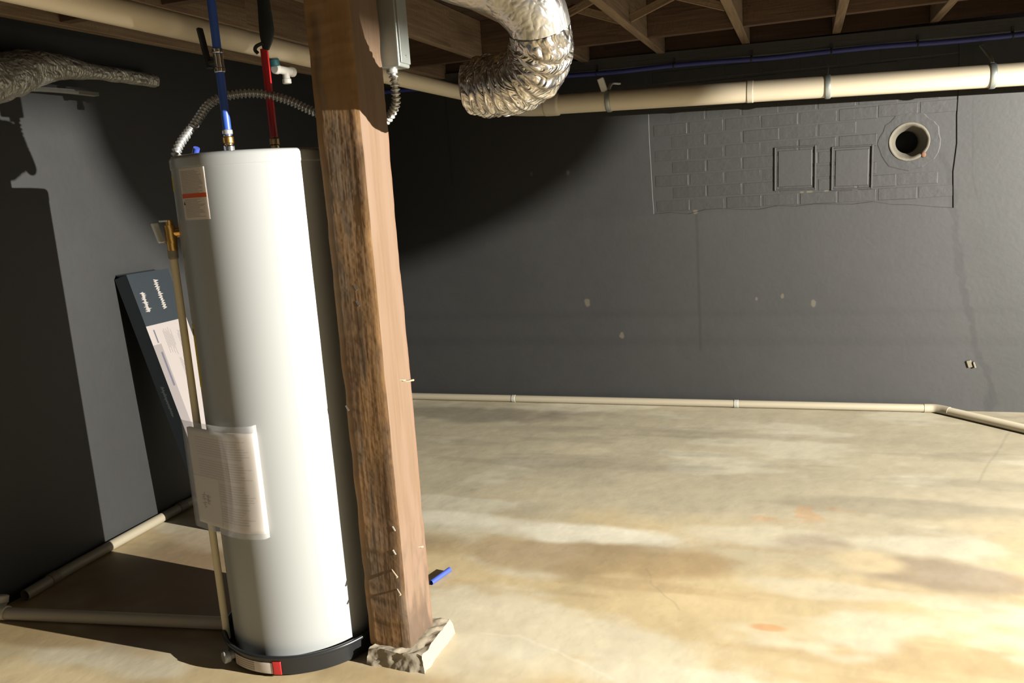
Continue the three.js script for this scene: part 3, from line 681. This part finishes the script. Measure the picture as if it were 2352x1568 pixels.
{ // small white tee under the overhead pipe
  const t = thing('pipe_fitting', 'small white plastic tee fitting with teal collar hung under the drain pipe', 'pipe fitting', null, [-1.70, 1.852, -2.575]);
  obj('tee', [tube([[0, -0.002, -0.055], [0, -0.002, 0.05]], 0.0135), tube([[0, 0, -0.012], [0, -0.042, -0.012]], 0.0125), sleeve([0, -0.002, 0.034], [0, -0.002, 0.054], 0.0165), sleeve([0, -0.002, -0.058], [0, -0.002, -0.038], 0.0165), sleeve([0, -0.028, -0.012], [0, -0.045, -0.012], 0.0155)], M.white, t);
  obj('collar', sleeve([0, 0.006, 0.052], [0, 0.030, 0.056], 0.019), M.teal, t);
}
{ // blue line clipped under the ledger board
  const t = thing('water_line', 'long blue plastic water line clipped along the top of the back wall', 'pipe');
  const y = (x) => 2.027 - (x + 1.06) * 0.019;
  const pts = []; for (let i = 0; i <= 27; i++) { const x = -2.7 + i * 0.28; pts.push([x, y(x) + 0.004 * Math.sin(i * 1.9), -4.965]); }
  obj('pipe', sweep(curve(pts), 120, 16, () => 0.0135), M.blueFar, t);
  for (const x of [-1.15, -0.70, -0.274, 0.139, 0.558, 0.99, 1.43]) obj('clip', [new THREE.TorusGeometry(0.0155, 0.004, 8, 20).rotateY(Math.PI / 2).translate(x, y(x), -4.965), box(x - 0.006, x + 0.006, y(x) + 0.005, y(x) + 0.045, -4.985, -4.972)], M.black, t);
}

// ---------------------------------------------------------------- back wall fittings
function wallPanel(x0, x1, y0, y1, tilt, label) {
  const w = x1 - x0, h = y1 - y0, t = thing('wall_patch', label, 'wall patch', 'square patches in the back wall', [(x0 + x1) / 2, (y0 + y1) / 2, ZB - 0.0085]);
  t.rotation.z = tilt;
  obj('plate', metreUV(new RoundedBoxGeometry(w - 0.03, h - 0.03, 0.014, 2, 0.003)), M.plate, t);
  for (const s of [-1, 1]) {
    obj('frame_strip', metreUV(new RoundedBoxGeometry(0.010, h + 0.012, 0.022, 2, 0.003).translate(s * (w / 2 + 0.002), 0, 0)), M.brickDark, t);
    obj('frame_strip', metreUV(new RoundedBoxGeometry(w + 0.006, 0.010, 0.018, 2, 0.003).translate(0, s * (h / 2 + 0.002), 0)), M.brickDark, t);
  }
}
wallPanel(-0.155, 0.057, 1.288, 1.520, -0.01, 'small square painted patch on back wall, left one of the pair');
wallPanel(0.150, 0.352, 1.272, 1.500, -0.015, 'small square painted patch on back wall, beside the round hole');
{
  const t = thing('flue_thimble', 'round pale clay flue hole in the back wall', 'flue hole', null, [HOLE[0], HOLE[1], ZB]);
  const ring = lathe([[0.061, -0.198], [0.061, -0.085], [0.066, -0.07], [0.084, -0.012], [0.091, -0.003], [0.098, 0.0], [0.1035, -0.003], [0.1045, -0.015], [0.1045, -0.2], [0.064, -0.2], [0.061, -0.198]], 64);
  const p = ring.attributes.position; for (let i = 0; i < p.count; i++) { const a = Math.atan2(p.getZ(i), p.getX(i)), k = 1 + (p.getY(i) > -0.03 && Math.hypot(p.getX(i), p.getZ(i)) < 0.1 ? 0.10 * (fbm(Math.cos(a) * 2 + 5, Math.sin(a) * 2 + 5, 3, 71) - 0.5) : 0); p.setX(i, p.getX(i) * k); p.setZ(i, p.getZ(i) * k); }
  ring.rotateX(Math.PI / 2); ring.computeVertexNormals();
  obj('clay_ring', metreUV(ring), M.clay, t);
  obj('flue_liner', new THREE.CylinderGeometry(0.0608, 0.0608, 0.03, 40, 1, false).rotateX(Math.PI / 2).translate(0, 0, -0.183), M.flueBlack, t);
  const ch = new THREE.IcosahedronGeometry(0.013, 1); ch.scale(1, 1.2, 0.5); ch.translate(0.072, -0.074, -0.002);
  obj('rust_spot', ch, M.rustClay, t).userData.label = 'orange brick fragment on the rim';
}
{
  const t = thing('wall_plug', 'small pale wall plug low on the back wall beside the crack', 'wall plug', null, [0.875, 0.273, ZB]);
  obj('plate', new RoundedBoxGeometry(0.026, 0.042, 0.012, 2, 0.004).rotateZ(0.3).translate(-0.008, 0, 0.004), std([0.09, 0.078, 0.052], 0.6), t);
  obj('tab', new RoundedBoxGeometry(0.010, 0.036, 0.02, 2, 0.003).rotateZ(0.3).translate(0.015, -0.004, 0.008), std([0.11, 0.088, 0.06], 0.6), t);
}

// ---------------------------------------------------------------- pipes on the floor
{
  const t = thing('perimeter_pipe', 'cream plastic pipe lying on the floor along the left wall', 'pipe');
  obj('pipe', hollowTube([[-2.752, 0.0225, -2.085], [-2.775, 0.0225, -2.60], [-2.776, 0.0225, -5.0]], 0.0215, 0.003, 30), M.pvcLit, t);
  obj('coupling', sleeve([-2.7615, 0.0235, -2.20], [-2.764, 0.0235, -2.245], 0.0245), std([0.2, 0.17, 0.12], 0.6), t);
  obj('coupling', sleeve([-2.776, 0.0235, -2.93], [-2.776, 0.0235, -2.985], 0.0245), std([0.16, 0.14, 0.11], 0.6), t);
}
{
  const t = thing('cross_pipe', 'cream plastic pipe crossing the floor from the left wall to the water heater', 'pipe');
  obj('pipe', hollowTube([[-2.715, 0.0235, -1.958], [-1.822, 0.0235, -2.083]], 0.0215, 0.003), M.pvcShaded, t);
  obj('elbow', [sweep(curve([[-2.69, 0.0255, -1.961], [-2.735, 0.0255, -1.957], [-2.752, 0.032, -1.972], [-2.754, 0.05, -1.99]]), 20, 20, () => 0.0255), sleeve([-2.7535, 0.042, -1.985], [-2.755, 0.07, -1.995], 0.029)], M.pvcFit, t);
}
{
  const t = thing('perimeter_pipe', 'long cream plastic pipe lying on the floor along the back wall', 'pipe');
  const y = 0.0245, z = -5.022;
  for (const [a, b] of [[-2.72, -1.835], [-1.81, -0.402], [-0.378, 0.655]]) obj('pipe', tube([[a, y, z], [b, y, z]], 0.0225), M.pvcLit, t);
  for (const x of [-1.822, -0.39]) obj('coupling', sleeve([x - 0.016, y, z], [x + 0.016, y, z], 0.0243), std([0.26, 0.25, 0.21], 0.6), t);
  obj('elbow', sweep(curve([[0.64, y, z], [0.69, y, z], [0.725, y, z + 0.02], [0.76, y, z + 0.055]]), 20, 20, () => 0.0245), M.pvcLit, t);
  obj('pipe', tube([[0.735, y, z + 0.03], [1.9, y, z + 1.19]], 0.0225), M.pvcShaded, t);
}
tag(obj('pipe_offcut', hollowTube([[-1.281, 0.0095, -2.520], [-1.256, 0.0095, -2.632]], 0.0092, 0.0018), M.blueCut), 'short blue plastic pipe offcut lying on the floor right of the post', 'pipe offcut');

// ---------------------------------------------------------------- leaning carton
{
  const L = 1.188, W = 0.25, T = 0.07, th = 15.9 * D2R;
  const t = thing('carton', 'long narrow navy and white cardboard carton leaning against the left wall', 'carton', null, [-2.404, 0, -2.785]);
  t.rotation.z = th;
  const scrawl = (x, ox, oy, len, amp, s) => { x.beginPath(); for (let i = 0; i <= 60; i++) x.lineTo(ox + amp * Math.sin(i * 1.35 + s) * (0.35 + 0.65 * h2(i, s, 3)), oy + len * i / 60); x.stroke(); };
  const face = canvasTex(512, 2048, (x, w, h) => {           // u = 0 is the edge nearest the camera, top of the canvas the top of the carton
    x.fillStyle = '#151e24'; x.fillRect(0, 0, w, h);
    x.fillStyle = '#8b8481'; x.fillRect(0, h * 0.197, w, h * 0.60);
    x.strokeStyle = '#8b8580'; x.lineWidth = 9;
    scrawl(x, 100, 150, 150, 20, 2); scrawl(x, 300, 70, 230, 24, 5);
    x.fillStyle = '#716b6a'; x.fillRect(0, h * 0.27, 100, h * 0.42);
    x.fillStyle = '#4b4a54'; x.fillRect(60, h * 0.30, 22, h * 0.13); x.fillRect(64, h * 0.215, 16, h * 0.05);
    x.fillStyle = '#5d5857';
    for (const [a, b, n] of [[170, 0.215, 8], [250, 0.33, 7], [330, 0.22, 6]]) for (let i = 0; i < n; i++) x.fillRect(a + i * 13, h * b + 60 * h2(i, a, 2), 4, 120 + 60 * h2(i, n, 5));
    x.fillStyle = '#22282e'; x.fillRect(0, h * 0.655, 90, h * 0.045); x.fillRect(0, h * 0.74, w, h * 0.30);
  });
  const side = canvasTex(128, 1024, (x, w, h) => { x.fillStyle = '#1a2025'; x.fillRect(0, 0, w, h); x.strokeStyle = '#4c4f50'; x.lineWidth = 5; scrawl(x, 60, h * 0.42, 120, 14, 4); });
  const g = new THREE.BoxGeometry(T, L, W).translate(-T / 2, L / 2, -W / 2);
  const fm = std([1, 1, 1], 0.6, { map: face }), sm = std([1, 1, 1], 0.6, { map: side });
  obj('sleeve', g, [fm, M.carton, M.carton, M.carton, sm, M.carton], t);
  const f = new RoundedBoxGeometry(0.003, 0.05, W - 0.02, 1, 0.001); f.translate(0, 0.022, 0); f.rotateZ(0.85); f.translate(-T + 0.02, L + 0.001, -W / 2);
  obj('flap', f, M.carton, t);
}

// ---------------------------------------------------------------- hanging work light right of the frame, with added light blockers
{
  const t = thing('work_light', 'black work light with added flat visors that cut its light, hanging from the joists', 'work light', null, [LAMP.x, 0, LAMP.z]);
  const d = V(-0.93, 0, -0.36).normalize(), a = Math.atan2(d.x, d.z), back = [-d.x * 0.11, 1.68, -d.z * 0.11];
  obj('housing', new RoundedBoxGeometry(0.22, 0.26, 0.07, 4, 0.03).rotateY(a).translate(...back), M.blackPlastic, t);
  obj('lens', new RoundedBoxGeometry(0.17, 0.09, 0.006, 2, 0.003).translate(0, 0, 0.037).rotateY(a).translate(back[0], 1.655, back[2]), std([0.9, 0.9, 0.85], 0.4, { emissive: new THREE.Color(1, 0.965, 0.89), emissiveIntensity: 4 }), t);
  const g = new THREE.CylinderGeometry(0.64, 0.64, 0.003, 64).translate(0, LAMP.y + 0.0130, 0);  // upper plate added to cut the lamp light off above
  obj('added_visor', g, M.blackPlastic, t);
  obj('added_visor', new THREE.CylinderGeometry(0.25, 0.25, 0.003, 64).translate(0, LAMP.y - 0.165, 0), M.blackPlastic, t);  // lower plate added to keep lamp light off the floor below
  obj('hanger', tube([[back[0], 1.75, back[2]], [back[0], 2.31, back[2]]], 0.008), M.black, t);
}
{  // blocker added out of view to cast the dark area on the back wall
  const az = 21 * D2R, R2 = 0.86, t = thing('added_blocker', 'round black light blocker, added unseen beside the work light', 'light blocker', null, [LAMP.x - R2 * Math.cos(az), LAMP.y + 0.03, LAMP.z - R2 * Math.sin(az)]);
  const prof = []; for (let i = 0; i <= 20; i++) { const q = -1.25 + 2.75 * i / 20; prof.push([0.19 * Math.cos(q), 0.135 * Math.sin(q)]); }
  obj('shade', lathe(prof, 48), M.blackPlastic, t);
  obj('blocker_cap', new THREE.CylinderGeometry(0.059, 0.059, 0.006, 32).translate(0, -0.126, 0), std([0.4, 0.4, 0.38], 0.4), t);
  obj('cord', tube([[0, 0.13, 0], [0, 2.31 - LAMP.y - 0.03, 0]], 0.005), M.black, t);
}

for (const o of scene.children) o.traverse((m) => { delete m.userData.base; });
void mergeVertices;
renderer.render(scene, camera);
